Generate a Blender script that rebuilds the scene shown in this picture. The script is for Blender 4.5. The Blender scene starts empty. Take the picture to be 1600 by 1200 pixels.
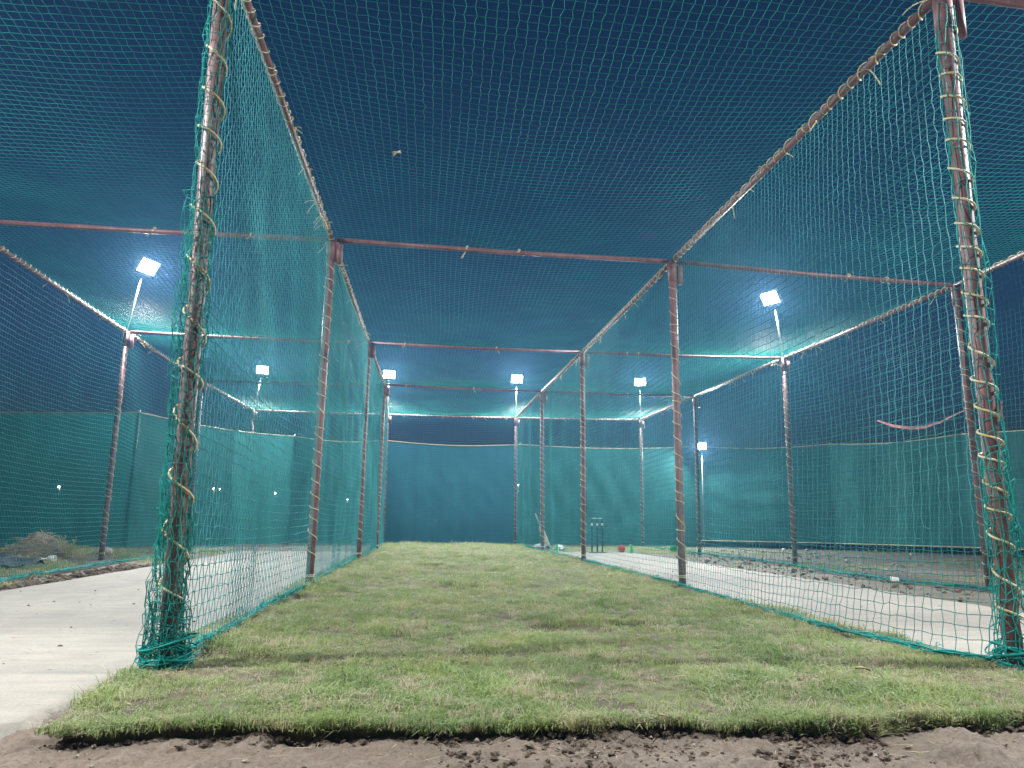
import bpy, math
import numpy as np
from mathutils import Matrix, Vector
sc = bpy.context.scene
R = math.radians

# ------------------------------------------------------------------ camera
F_PX, YAW, PITCH, ROLL = 1148.69, 0.1172, 0.1843, 0.0119      # fitted to the frame of posts and rails
CAM = np.array([-0.8049, 0.0, 0.6639])
_fw = np.array([math.sin(YAW)*math.cos(PITCH), math.cos(YAW)*math.cos(PITCH), math.sin(PITCH)])
_r = np.array([math.cos(YAW), -math.sin(YAW), 0.0])
_u = np.cross(_r, _fw)
RIGHT = math.cos(ROLL)*_r + math.sin(ROLL)*_u
UP = -math.sin(ROLL)*_r + math.cos(ROLL)*_u
cd = bpy.data.cameras.new('camera')
cd.sensor_width = 36.0
cd.lens = F_PX/1600*36
cd.clip_start, cd.clip_end = 0.05, 2000
cam = bpy.data.objects.new('camera', cd)
sc.collection.objects.link(cam)
m = Matrix.Identity(4)
for i in range(3):
    m[i][0], m[i][1], m[i][2], m[i][3] = RIGHT[i], UP[i], -_fw[i], CAM[i]
cam.matrix_world = m
sc.camera = cam

# ------------------------------------------------------------------ sky
world = bpy.data.worlds.new('World')
sc.world = world
world.use_nodes = True
wn = world.node_tree
bg = wn.nodes['Background']
sky = wn.nodes.new('ShaderNodeTexSky')
sky.sky_type = 'NISHITA'
sky.sun_disc = False
sky.sun_elevation = R(1.5)
sky.ozone_density = 4.3
sky.sun_rotation = R(180)
wn.links.new(sky.outputs[0], bg.inputs[0])
bg.inputs[1].default_value = 0.078

vs = sc.view_settings
vs.view_transform = 'Standard'
vs.look = 'None'
vs.gamma = 1.0
vs.exposure = 0.0
vs.use_curve_mapping = False
LAMP_W = 600.0

sc.render.engine = 'CYCLES'
cy = sc.cycles
cy.use_denoising = True
cy.denoiser = 'OPENIMAGEDENOISE'
cy.max_bounces = 4
cy.diffuse_bounces = 2
cy.glossy_bounces = 1
cy.volume_bounces = 0
cy.use_adaptive_sampling = True
cy.adaptive_threshold = 0.02
cy.transparent_max_bounces = 12
cy.sample_clamp_indirect = 4.0
cy.caustics_reflective = cy.caustics_refractive = False

# ------------------------------------------------------------------ helpers
COL = sc.collection
rng = np.random.default_rng(7)

def unp(u, v, z=None, y=None, x=None):
    """Direction of a photo pixel cut with a known plane of the place."""
    d = _fw*F_PX + RIGHT*(u-800) - UP*(v-600)
    k, val = (2, z) if z is not None else ((1, y) if y is not None else (0, x))
    return CAM + d*((val-CAM[k])/d[k])

def sn(x, y, seed, freq=1.0, n=7):
    """Smooth noise in -1..1 from a sum of sines."""
    g = np.random.default_rng(seed)
    out = 0
    for _ in range(n):
        a = g.uniform(0, 2*np.pi); f = freq*g.uniform(.5, 1.6); ph = g.uniform(0, 6.28)
        out = out + np.sin(f*(np.cos(a)*x + np.sin(a)*y) + ph)
    return out/math.sqrt(n)*.9

class MB:
    def __init__(s):
        s.v, s.q, s.t, s.n = [], [], [], 0
    def add(s, v, quads=None, tris=None):
        v = np.asarray(v, float).reshape(-1, 3)
        if quads is not None and len(quads): s.q.append(np.asarray(quads, int).reshape(-1, 4)+s.n)
        if tris is not None and len(tris): s.t.append(np.asarray(tris, int).reshape(-1, 3)+s.n)
        s.v.append(v); s.n += len(v)
        return s
    def tube(s, path, r, sides=6, caps=True):
        p = np.asarray(path, float); n = len(p)
        t = np.gradient(p, axis=0); t /= np.linalg.norm(t, axis=1)[:, None]+1e-12
        ref = np.array([0, 0, 1.0])
        if abs(t[:, 2]).mean() > .8: ref = np.array([0, 1.0, 0])
        a = np.cross(t, ref); a /= np.linalg.norm(a, axis=1)[:, None]+1e-9
        b = np.cross(t, a)
        r = np.broadcast_to(np.asarray(r, float), (n,))
        th = np.arange(sides)/sides*2*np.pi
        v = p[:, None]+r[:, None, None]*(np.cos(th)[None, :, None]*a[:, None]+np.sin(th)[None, :, None]*b[:, None])
        i = np.arange(n-1)[:, None]*sides; j = np.arange(sides)[None]; k = (j+1) % sides
        q = np.stack([i+j, i+k, i+sides+k, i+sides+j], -1).reshape(-1, 4)
        tr = None
        vv = v.reshape(-1, 3)
        if caps:
            vv = np.vstack([vv, p[0], p[-1]])
            c0, c1 = n*sides, n*sides+1
            jj = np.arange(sides); kk = (jj+1) % sides
            tr = np.vstack([np.stack([kk, jj, np.full(sides, c0)], 1),
                            np.stack([(n-1)*sides+jj, (n-1)*sides+kk, np.full(sides, c1)], 1)])
        return s.add(vv, q, tr)
    def box(s, c, size, M=None):
        h = np.asarray(size, float)/2
        v = np.array([[x, y, z] for x in (-1, 1) for y in (-1, 1) for z in (-1, 1)])*h
        if M is not None: v = v@np.asarray(M).T
        return s.add(v+np.asarray(c), [[0, 1, 3, 2], [4, 6, 7, 5], [0, 4, 5, 1], [2, 3, 7, 6], [0, 2, 6, 4], [1, 5, 7, 3]])
    def lathe(s, prof, c=(0, 0, 0), sides=16, M=None):
        prof = np.asarray(prof, float); n = len(prof)
        th = np.arange(sides)/sides*2*np.pi
        v = np.stack([prof[:, 0:1]*np.cos(th), prof[:, 0:1]*np.sin(th), np.repeat(prof[:, 1:2], sides, 1)], -1).reshape(-1, 3)
        if M is not None: v = v@np.asarray(M).T
        i = np.arange(n-1)[:, None]*sides; j = np.arange(sides)[None]; k = (j+1) % sides
        return s.add(v+np.asarray(c), np.stack([i+j, i+k, i+sides+k, i+sides+j], -1).reshape(-1, 4))
    def grid(s, P):
        ni, nj = P.shape[:2]
        i = np.arange(ni-1)[:, None]*nj; j = np.arange(nj-1)[None]
        return s.add(P.reshape(-1, 3), np.stack([i+j, i+nj+j, i+nj+j+1, i+j+1], -1).reshape(-1, 4))
    def net(s, P, N, r, sides=3):
        """Strands along both directions of a node grid; N is the sheet's normal."""
        N = np.asarray(N, float); N = N/np.linalg.norm(N)
        for Q in (P, P.transpose(1, 0, 2)):
            L, n = Q.shape[:2]
            d = (Q[:, -1]-Q[:, 0]).mean(0); d /= np.linalg.norm(d)
            B = np.cross(N, d)
            th = np.arange(sides)/sides*2*np.pi+.5
            off = r*(np.cos(th)[:, None]*N+np.sin(th)[:, None]*B)
            v = Q[:, :, None, :]+off[None, None]
            b0 = (np.arange(L)[:, None, None]*n+np.arange(n-1)[None, :, None])*sides
            j = np.arange(sides)[None, None]; k = (j+1) % sides
            s.add(v, np.stack([b0+j, b0+k, b0+sides+k, b0+sides+j], -1).reshape(-1, 4))
        return s
    def build(s, name, mat, parent=None, smooth=True, loc=None):
        v = np.vstack(s.v)
        q = np.vstack(s.q) if s.q else np.zeros((0, 4), int)
        t = np.vstack(s.t) if s.t else np.zeros((0, 3), int)
        me = bpy.data.meshes.new(name)
        me.vertices.add(len(v)); me.vertices.foreach_set('co', v.astype(np.float32).ravel())
        me.loops.add(q.size+t.size)
        me.loops.foreach_set('vertex_index', np.concatenate([q.ravel(), t.ravel()]).astype(np.int32))
        me.polygons.add(len(q)+len(t))
        st = np.concatenate([np.arange(len(q))*4, len(q)*4+np.arange(len(t))*3]).astype(np.int32)
        me.polygons.foreach_set('loop_start', st)
        me.polygons.foreach_set('use_smooth', np.full(len(q)+len(t), smooth))
        me.update(calc_edges=True); me.validate()
        me.materials.append(mat)
        o = bpy.data.objects.new(name, me); COL.objects.link(o)
        if parent is not None: o.parent = parent
        if loc is not None: o.location = loc
        return o

def thing(name, label, cat, loc=(0, 0, 0), group=None, rz=0.0):
    o = bpy.data.objects.new(name, None); COL.objects.link(o)
    o.empty_display_size = .1
    o.location = loc; o.rotation_euler = (0, 0, rz)
    return tag(o, label, cat, group)
def tag(o, label, cat, group=None):
    o['label'] = label; o['category'] = cat
    if group: o['group'] = group
    return o

def helix(a, b, r, pitch, seed=0, jit=.12, res=14, phase=0.0, hand=1):
    """Rope path wound round the axis a-b."""
    g = np.random.default_rng(seed)
    a = np.asarray(a, float); b = np.asarray(b, float); L = np.linalg.norm(b-a); t = (b-a)/L
    ref = np.array([0, 1.0, 0]) if abs(t[2]) > .7 else np.array([0, 0, 1.0])
    e1 = np.cross(t, ref); e1 /= np.linalg.norm(e1); e2 = np.cross(t, e1)
    turns = max(1, int(round(L/pitch)))
    th = np.linspace(0, turns*2*np.pi, turns*res+1)
    knots = np.linspace(0, 1, turns+1); knots[1:-1] += g.normal(0, jit/turns, turns-1)
    s = np.interp(th/(2*np.pi*turns), np.linspace(0, 1, turns+1), knots)*L
    rr = r*(1+.06*np.sin(th*.37+seed))
    th = hand*th+phase
    return a+t*s[:, None]+rr[:, None]*(np.cos(th)[:, None]*e1+np.sin(th)[:, None]*e2)

# ------------------------------------------------------------------ materials
def new_mat(name):
    mt = bpy.data.materials.new(name); mt.use_nodes = True
    nt = mt.node_tree; return mt, nt, nt.nodes['Principled BSDF'], nt.nodes['Material Output']
def node(nt, kind, **kw):
    n = nt.nodes.new(kind)
    for k, v in kw.items():
        if k in n.inputs: n.inputs[k].default_value = v
        else: setattr(n, k, v)
    return n
def coords(nt, scale=(1, 1, 1), world_space=True):
    mp = node(nt, 'ShaderNodeMapping'); mp.inputs['Scale'].default_value = scale
    if world_space: nt.links.new(node(nt, 'ShaderNodeNewGeometry').outputs['Position'], mp.inputs[0])
    else: nt.links.new(node(nt, 'ShaderNodeTexCoord').outputs['Object'], mp.inputs[0])
    return mp.outputs[0]
def noise(nt, co, scale, detail=4, rough=.6, dist=0.0):
    n = node(nt, 'ShaderNodeTexNoise', Scale=scale, Detail=detail, Roughness=rough, Distortion=dist)
    nt.links.new(co, n.inputs['Vector']); return n.outputs['Fac']
def ramp(nt, fac, stops):
    n = node(nt, 'ShaderNodeValToRGB'); e = n.color_ramp.elements
    while len(e) < len(stops): e.new(.5)
    for k, (p, c) in enumerate(stops):
        e[k].position = p
        e[k].color = (c, c, c, 1) if isinstance(c, (int, float)) else (*c, 1)
    nt.links.new(fac, n.inputs[0]); return n.outputs[0]
def mix(nt, fac, a, b, blend='MIX'):
    n = node(nt, 'ShaderNodeMix', data_type='RGBA', blend_type=blend)
    for sock, val in ((n.inputs[0], fac), (n.inputs[6], a), (n.inputs[7], b)):
        if hasattr(val, 'links'): nt.links.new(val, sock)
        elif isinstance(val, (int, float)): sock.default_value = val
        else: sock.default_value = (*val, 1)
    return n.outputs[2]
def bump(nt, bs, h, dist=.01, strength=.6):
    b = node(nt, 'ShaderNodeBump', Strength=strength, Distance=dist)
    nt.links.new(h, b.inputs['Height']); nt.links.new(b.outputs[0], bs.inputs['Normal'])

def simple(name, col, rough=.6, metallic=0.0, var=.25, scale=18.0, bmp=0.0):
    mt, nt, bs, out = new_mat(name)
    co = coords(nt, world_space=False)
    f = noise(nt, co, scale)
    dark = tuple(c*(1-var) for c in col); light = tuple(min(1, c*(1+var)) for c in col)
    nt.links.new(ramp(nt, f, [(.3, dark), (.7, light)]), bs.inputs['Base Color'])
    bs.inputs['Roughness'].default_value = rough; bs.inputs['Metallic'].default_value = metallic
    if bmp: bump(nt, bs, f, bmp)
    return mt

def mat_net(name, col, trans=.35):
    mt, nt, bs, out = new_mat(name)
    co = coords(nt)
    c = ramp(nt, noise(nt, co, 2.2, 3), [(.3, tuple(x*.75 for x in col)), (.7, tuple(min(1, x*1.2) for x in col))])
    nt.links.new(c, bs.inputs['Base Color']); bs.inputs['Roughness'].default_value = .6; bs.inputs['Specular IOR Level'].default_value = .12
    tl = node(nt, 'ShaderNodeBsdfTranslucent'); nt.links.new(c, tl.inputs[0])
    ms = node(nt, 'ShaderNodeMixShader', Fac=trans)
    nt.links.new(bs.outputs[0], ms.inputs[1]); nt.links.new(tl.outputs[0], ms.inputs[2])
    nt.links.new(ms.outputs[0], out.inputs[0])
    return mt

def mat_cloth(name, col, seam):
    mt, nt, bs, out = new_mat(name)
    co = coords(nt)
    stripes = noise(nt, coords(nt, (2.3, 2.3, .12)), 2.0, 3)          # vertical weave bands and creases
    thread = noise(nt, coords(nt, (1.0, 1.0, 26)), 6.0, 2)           # fine horizontal thread
    blot = noise(nt, co, .8, 3)
    c = ramp(nt, stripes, [(.25, tuple(x*.85 for x in col)), (.5, col), (.8, tuple(x*1.1 for x in col))])
    c = mix(nt, ramp(nt, thread, [(.35, 0.0), (.75, .35)]), c, tuple(x*.7 for x in col))
    c = mix(nt, ramp(nt, blot, [(.5, 0.0), (.85, .25)]), c, seam)
    nt.links.new(c, bs.inputs['Base Color']); bs.inputs['Roughness'].default_value = .75
    tl = node(nt, 'ShaderNodeBsdfTranslucent'); nt.links.new(c, tl.inputs[0])
    ms = node(nt, 'ShaderNodeMixShader', Fac=.3)
    nt.links.new(bs.outputs[0], ms.inputs[1]); nt.links.new(tl.outputs[0], ms.inputs[2])
    tr = node(nt, 'ShaderNodeBsdfTransparent')                        # the weave is open
    m2 = node(nt, 'ShaderNodeMixShader', Fac=.06)
    nt.links.new(ms.outputs[0], m2.inputs[1]); nt.links.new(tr.outputs[0], m2.inputs[2])
    nt.links.new(m2.outputs[0], out.inputs[0])
    bump(nt, bs, stripes, .012, .3)
    return mt

def mat_steel():
    mt, nt, bs, out = new_mat('maroon_steel')
    co = coords(nt)
    n1 = noise(nt, co, 7, 5); n2 = noise(nt, coords(nt, (14, 14, 3)), 3, 4)
    c = ramp(nt, n1, [(.3, (.15, .068, .066)), (.55, (.235, .115, .11)), (.75, (.29, .16, .145))])
    c = mix(nt, ramp(nt, n2, [(.56, 0.0), (.7, .75)]), c, (.33, .25, .22))
    nt.links.new(c, bs.inputs['Base Color']); bs.inputs['Roughness'].default_value = .5
    bump(nt, bs, n1, .003, .5)
    return mt

def mat_rope():
    mt, nt, bs, out = new_mat('yellow_rope')
    n1 = noise(nt, coords(nt), 9, 3)
    n2 = node(nt, 'ShaderNodeTexWave', Scale=90, Distortion=3); nt.links.new(coords(nt), n2.inputs[0])
    c = ramp(nt, n1, [(.3, (.60, .46, .16)), (.52, (.70, .61, .36)), (.7, (.75, .71, .58))])
    nt.links.new(c, bs.inputs['Base Color']); bs.inputs['Roughness'].default_value = .6
    bump(nt, bs, n2.outputs['Fac'], .002, .5)
    return mt

def mat_concrete():
    mt, nt, bs, out = new_mat('concrete')
    co = coords(nt)
    big = noise(nt, coords(nt, (1, .45, 1)), .9, 6, .62, .5)
    streak = noise(nt, coords(nt, (.8, 4.5, 1)), 2.2, 6, .68, .3)
    wear = noise(nt, coords(nt, (1, .8, 1)), 3.6, 6, .7, .8)
    fine = noise(nt, co, 70, 6, .75)
    spots = noise(nt, coords(nt, (1, 1.6, 1)), 13, 2, .5)
    c = ramp(nt, big, [(.32, (.215, .194, .165)), (.5, (.295, .262, .212)), (.68, (.355, .315, .25))])
    c = mix(nt, ramp(nt, streak, [(.42, 0.0), (.7, .7)]), c, (.20, .187, .165))
    c = mix(nt, ramp(nt, wear, [(.5, 0.0), (.72, .6)]), c, (.37, .335, .275))
    c = mix(nt, ramp(nt, fine, [(.34, .5), (.55, 0.0)]), c, (.17, .152, .128))
    c = mix(nt, ramp(nt, spots, [(.70, 0.0), (.74, .8)]), c, (.12, .105, .09))
    nt.links.new(c, bs.inputs['Base Color']); bs.inputs['Roughness'].default_value = .85
    h = node(nt, 'ShaderNodeMath', operation='ADD'); nt.links.new(fine, h.inputs[0]); nt.links.new(streak, h.inputs[1])
    bump(nt, bs, h.outputs[0], .006, .6)
    return mt

def mat_dirt(name, cols, grass=None):
    mt, nt, bs, out = new_mat(name)
    co = coords(nt)
    a = noise(nt, co, 2.1, 6, .65, .4); b = noise(nt, co, 75, 8, .8); w = noise(nt, co, 5.5, 3, .5, .6)
    c = ramp(nt, a, [(.3, cols[0]), (.5, cols[1]), (.72, cols[2])])
    c = mix(nt, ramp(nt, b, [(.36, .7), (.56, 0.0)]), c, tuple(x*.5 for x in cols[0]))
    c = mix(nt, ramp(nt, b, [(.62, 0.0), (.74, .55)]), c, tuple(min(1, x*1.5) for x in cols[2]))
    if grass:
        c = mix(nt, ramp(nt, w, [(.46, 0.0), (.6, .8)]), c, grass)
    nt.links.new(c, bs.inputs['Base Color']); bs.inputs['Roughness'].default_value = .95
    h = node(nt, 'ShaderNodeMath', operation='ADD'); nt.links.new(b, h.inputs[0]); nt.links.new(w, h.inputs[1])
    bump(nt, bs, h.outputs[0], .012, .7)
    return mt

def mat_grass():
    mt, nt, bs, out = new_mat('grass_blades')
    co = coords(nt)
    oi = node(nt, 'ShaderNodeObjectInfo')
    a = noise(nt, co, 1.7, 4, .6, .4); b = noise(nt, co, 4.3, 4, .6); d = noise(nt, co, .7, 3)
    g = ramp(nt, a, [(.3, (.15, .25, .075)), (.5, (.27, .38, .12)), (.68, (.43, .48, .16))])
    g = mix(nt, ramp(nt, d, [(.4, 0.0), (.68, .55)]), g, (.42, .41, .19))
    g = mix(nt, ramp(nt, oi.outputs['Random'], [(0.0, 0.0), (1.0, .45)]), g, (.30, .36, .18))
    s = node(nt, 'ShaderNodeMath', operation='MULTIPLY_ADD')
    nt.links.new(oi.outputs['Random'], s.inputs[0]); s.inputs[1].default_value = .36
    nt.links.new(b, s.inputs[2])
    g = mix(nt, ramp(nt, s.outputs[0], [(.70, 0.0), (.86, .9)]), g, (.55, .46, .33))
    nt.links.new(g, bs.inputs['Base Color']); bs.inputs['Roughness'].default_value = .55
    tl = node(nt, 'ShaderNodeBsdfTranslucent'); nt.links.new(g, tl.inputs[0])
    ms = node(nt, 'ShaderNodeMixShader', Fac=.4)
    nt.links.new(bs.outputs[0], ms.inputs[1]); nt.links.new(tl.outputs[0], ms.inputs[2])
    nt.links.new(ms.outputs[0], out.inputs[0])
    return mt

def mat_emit(name, col, strength, sampling=True):
    mt, nt, bs, out = new_mat(name)
    bs.inputs['Base Color'].default_value = (.8, .8, .8, 1)
    bs.inputs['Emission Color'].default_value = (*col, 1)
    bs.inputs['Emission Strength'].default_value = strength
    if not sampling: mt.cycles.emission_sampling = 'NONE'
    return mt

NET = mat_net('teal_netting', (.07, .335, .34))
ROOFNET = mat_net('glow_tinted_roof_netting', (.028, .30, .255), .45)  # darker, greener than the side nets: dimmer light and lamp glow put into colour
HEM = mat_net('teal_cord', (.025, .38, .33), .25)
STEEL = mat_steel()
ROPE = mat_rope()
CONCRETE = mat_concrete()
CLOTH = mat_cloth('green_shade_cloth', (.02, .215, .2), (.016, .15, .16))
CLOTH_B = mat_cloth('blue_green_shade_cloth', (.03, .225, .29), (.022, .16, .27))
GROUND = mat_dirt('bare_earth', ((.17, .125, .09), (.235, .18, .135), (.31, .245, .19)), None)
YARD = mat_dirt('yard_earth', ((.13, .10, .075), (.18, .14, .105), (.23, .19, .145)), (.055, .075, .025))
SOD = mat_dirt('sod_soil', ((.09, .072, .045), (.13, .11, .06), (.19, .16, .09)), (.14, .16, .06))
GRASS = mat_grass()
GALV = simple('galvanised_steel', (.42, .42, .42), .4, .6)
HOUSING = simple('lamp_housing', (.55, .56, .58), .4)
LED = mat_emit('led_panel', (.93, .97, 1.0), 40.0)
FARLED = mat_emit('far_bulb', (1.0, .97, .9), 260.0, False)
WHITE = simple('white_plastic', (.75, .75, .72), .5)
PINK = simple('pink_ribbon', (.62, .16, .15), .6)
STONE = simple('pale_stone', (.36, .32, .26), .9, 0, .35, 30, .004)
CLOD = mat_dirt('clod_earth', ((.11, .08, .055), (.16, .12, .085), (.22, .17, .125)))
NAVY = simple('navy_stump', (.012, .02, .055), .45)
REDP = simple('red_cone_plastic', (.72, .06, .03), .45)
GREENP = simple('green_cone_plastic', (.02, .48, .16), .45)
WILLOW = simple('willow_bat', (.62, .53, .38), .55)
GRIP = simple('grey_grip', (.35, .36, .38), .7)
TARP = simple('blue_tarp', (.006, .018, .032), .7, 0, .4, 6, .02)
STRAW = simple('dry_stem', (.42, .34, .2), .8)

# ------------------------------------------------------------------ plan of the frame
XS = [-5.45, -1.83, 1.83, 5.2915]
YS = [3.3633, 7.4259, 11.9308, 15.9637, 20.376]
H = 3.4976
ADJ = {(0, 2): (.007, -.278, -.05, .009), (0, 3): (-.048, -.059, -.026, -.019), (0, 4): (.041, -.032, .006, -.014),
       (1, 0): (-.056, .14, .08, -.033), (1, 1): (-.022, -.039, -.013, .021), (1, 2): (.039, .245, .049, -.003),
       (1, 3): (.091, -.027, .028, .019), (1, 4): (-.008, -.012, -.007, -.016), (2, 0): (.064, -.14, -.02, -.009),
       (2, 1): (.01, .02, -.029, -.011), (2, 2): (-.001, .151, .01, 0), (2, 3): (-.044, .046, .003, -.03),
       (2, 4): (-.072, .058, .009, -.035), (3, 1): (-.06, .019, -.131, -.041), (3, 2): (.033, -.118, -.024, -.003),
       (3, 3): (-.001, .039, .011, .012), (3, 4): (.029, -.013, .048, .003)}
def base(l, r):
    a = ADJ.get((l, r), (0, 0, 0, 0)); return np.array([XS[l]+a[0], YS[r]+a[1], 0.0])
def top(l, r):
    a = ADJ.get((l, r), (0, 0, 0, 0)); return np.array([XS[l]+a[0]+a[3], YS[r]+a[1], H+a[2]])
BASE = np.array([[base(l, r) for r in range(5)] for l in range(4)])
TOP = np.array([[top(l, r) for r in range(5)] for l in range(4)])
ROWN = ['front', 'second', 'third', 'fourth', 'rearmost']
LINEN = ['outer line left of the left lane', 'line between the left lane and the grass lane',
         'line between the grass lane and the right lane', 'outer line right of the right lane']
RAILN = ['nearest', 'second', 'third', 'farthest']
LANEN = ['left concrete lane', 'middle grass lane', 'right concrete lane']

# ------------------------------------------------------------------ ground
def cuts(a, b, fine0, fine1, step, far):
    x = list(np.arange(fine0, fine1, step)); d = step
    lo = fine0
    left = []
    while lo > a: d *= far; lo -= d; left.append(max(lo, a))
    d = step; hi = x[-1]; right = []
    while hi < b: d *= far; hi += d; right.append(min(hi, b))
    return np.array(sorted(set(left+x+right)))
gx = cuts(-150, 150, -2.7, 2.3, .0125, 1.16); gy = cuts(-40, 220, 1.95, 2.75, .0125, 1.16)
X, Y = np.meshgrid(gx, gy, indexing='ij')
near = np.exp(-np.clip(np.abs(Y-2.3)-.5, 0, None)*5)*np.exp(-np.clip(np.abs(X)-2.6, 0, None)*3)
lump = np.clip(sn(X, Y, 3, 26)*.8+sn(X, Y, 4, 9)*.6-.35, 0, None)**1.3
rough = .006*sn(X, Y, 1, 14)+.005*sn(X, Y, 2, 45)+.0045*sn(X, Y, 5, 110)+.003*sn(X, Y, 9, 220)
mid = np.exp(-np.clip(Y-22, 0, None)*.5)
Z = -.012+near*(rough+lump*.034*(.35+.65*np.clip(sn(X, Y, 6, 2.2)+.2, 0, 1)))+mid*.012*sn(X, Y, 8, 2.5)*(np.abs(X) > 4.5)
Z += np.where(X < -4.6, .05*np.clip((-4.6-X)/1.0, 0, 1)*mid, 0)
g = MB().grid(np.stack([X, Y, Z], -1)).build('ground', GROUND)
g['kind'] = 'structure'
# the ground is foreground earth near the camera and grassy yard soil further off: one material that blends by place
nt = GROUND.node_tree
def blend_ground():
    bs = nt.nodes['Principled BSDF']
    src = bs.inputs['Base Color'].links[0].from_socket
    co = coords(nt)
    a = noise(nt, co, 1.1, 5); w = noise(nt, co, 3.2, 4, .6, .8); b = noise(nt, co, 30, 5, .7)
    c = ramp(nt, a, [(.3, (.12, .095, .07)), (.55, (.165, .135, .105)), (.75, (.21, .18, .14))])
    c = mix(nt, ramp(nt, w, [(.5, 0.0), (.64, .75)]), c, (.06, .08, .03))
    c = mix(nt, ramp(nt, b, [(.35, .6), (.55, 0.0)]), c, (.06, .05, .035))
    sx = node(nt, 'ShaderNodeSeparateXYZ'); nt.links.new(co, sx.inputs[0])
    mr = node(nt, 'ShaderNodeMapRange'); mr.inputs[1].default_value = 2.9; mr.inputs[2].default_value = 3.6
    nt.links.new(sx.outputs[1], mr.inputs[0])
    nt.links.new(mix(nt, mr.outputs[0], src, c), bs.inputs['Base Color'])
blend_ground()

def slab(name, x0, x1, y0, y1, seed):
    nx, ny = 40, 220
    u = np.linspace(0, 1, nx); v = np.linspace(0, 1, ny)
    U, V = np.meshgrid(u, v, indexing='ij')
    Yb = y0+(y1-y0)*V
    xl = x0+.035*sn(Yb, 0, seed, 2.1)+.015*sn(Yb, 0, seed+1, 9); xr = x1+.03*sn(Yb, 0, seed+2, 2.1)+.012*sn(Yb, 0, seed+3, 9)
    Xb = xl+(xr-xl)*U
    Yb = Yb+.03*sn(Xb, 0, seed+4, 3)*((V < .02)+(V > .98))
    Zt = .012+.004*sn(Xb, Yb, seed+5, 1.5)
    edge = (U == 0)+(U == 1)+(V == 0)+(V == 1)
    Zt = np.where(edge, -.05, Zt)
    o = MB().grid(np.stack([Xb, Yb, Zt], -1)).build(name, CONCRETE)
    o['kind'] = 'structure'
    return o
slab('concrete_lane', -4.46, -1.99, 2.56, 15.75, 20)
slab('concrete_lane', 1.9, 3.9, 2.62, 16.1, 40)

# ------------------------------------------------------------------ turf
def turf_x(y): return (np.interp(y, [2.3, 2.6, 3.0, 3.76, 4.3, 6.1, 9], [-1.80, -1.86, -1.93, -2.0, -2.02, -1.97, -1.96])+.035*sn(y, 0, 61, 3)+.02*sn(y, 0, 62, 11), 1.90+.03*sn(y, 0, 63, 3)+.015*sn(y, 0, 64, 11))
def turf_front(x): return 2.47-.035*(x+.3)*.6+.03*sn(x, 0, 65, 5)+.02*sn(x, 0, 66, 17)+.013*sn(x, 0, 67, 48)+.006*sn(x, 0, 68, 130)
TURF_BACK = 20.62
def turf_hole(x, y):
    h = np.clip(sn(x, y, 71, 4.2)*.8+sn(x, y*1.8, 72, 9)*.6-.9, 0, 1)*2.2
    for hx, hy, rx, ry in ((-.55, 3.78, .11, .03), (.62, 5.1, .12, .05), (-1.2, 6.0, .13, .05), (1.0, 7.3, .15, .05), (-.6, 3.3, .05, .02)):
        h = np.maximum(h, 1.3*np.exp(-((x-hx)/rx)**2-((y-hy)/ry)**2))
    return np.clip(h, 0, 1)
def turf_z(x, y):
    return .036+.007*sn(x, y, 73, 5)+.009*sn(x, y, 74, 2)+.005*sn(x, y, 75, 14)-.03*turf_hole(x, y)
nx, ny = 130, 560
U, V = np.meshgrid(np.linspace(0, 1, nx), np.linspace(0, 1, ny)**1.5, indexing='ij')
Y0 = 2.47+(TURF_BACK-2.47)*V
xl, xr = turf_x(Y0)
Xt = xl+(xr-xl)*U
f = turf_front(Xt)
Yt = f+(TURF_BACK-f)*V
Zt = turf_z(Xt, Yt)
PT = np.stack([Xt, Yt, Zt], -1)
PT = np.pad(PT, ((1, 1), (1, 1), (0, 0)), mode='edge')
for sl, ax, dlt in ((np.s_[0, :], 0, -.004), (np.s_[-1, :], 0, .004), (np.s_[:, 0], 1, .012), (np.s_[:, -1], 1, .004)):
    PT[sl + (2,)] = -.05
    PT[sl + (ax,)] += dlt
turf = MB().grid(PT).build('turf_strip', SOD)
turf['kind'] = 'structure'

# ---- blades of grass: tufts instanced on points
def tuft(name, nb, hmin, hmax, spread, lean, seed, mat):
    g = np.random.default_rng(seed); mb = MB()
    for _ in range(nb):
        a = g.uniform(0, 6.28); rr = spread*math.sqrt(g.uniform(0, 1)); bx, by = rr*math.cos(a), rr*math.sin(a)
        h = g.uniform(hmin, hmax); d = g.uniform(0, 6.28); L = lean*g.uniform(.3, 1.3)*h
        w = g.uniform(.0009, .0017); px, py = -math.sin(d)*w, math.cos(d)*w
        dx, dy = math.cos(d)*L, math.sin(d)*L
        v = [(bx-px, by-py, -.006), (bx+px, by+py, -.006),
             (bx+dx*.35-px*.9, by+dy*.35-py*.9, h*.62), (bx+dx*.35+px*.9, by+dy*.35+py*.9, h*.62),
             (bx+dx, by+dy, h*(1-.28*min(1, lean)))]
        mb.add(v, [[0, 1, 3, 2]], [[2, 3, 4]])
    o = mb.build(name, mat, smooth=False)
    COL.objects.unlink(o)
    return o
TUFTS = [tuft('tuft', 20, .008, .021, .030, .8, 1, GRASS), tuft('tuft', 20, .010, .026, .032, 1.0, 2, GRASS),
         tuft('tuft', 22, .007, .018, .034, 1.3, 3, GRASS), tuft('tuft', 16, .010, .030, .030, 1.8, 4, GRASS)]
GN = bpy.data.node_groups.new('scatter_tufts', 'GeometryNodeTree')
GN.interface.new_socket('Geometry', in_out='INPUT', socket_type='NodeSocketGeometry')
GN.interface.new_socket('Geometry', in_out='OUTPUT', socket_type='NodeSocketGeometry')
gi = GN.nodes.new('NodeGroupInput'); go = GN.nodes.new('NodeGroupOutput')
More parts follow.
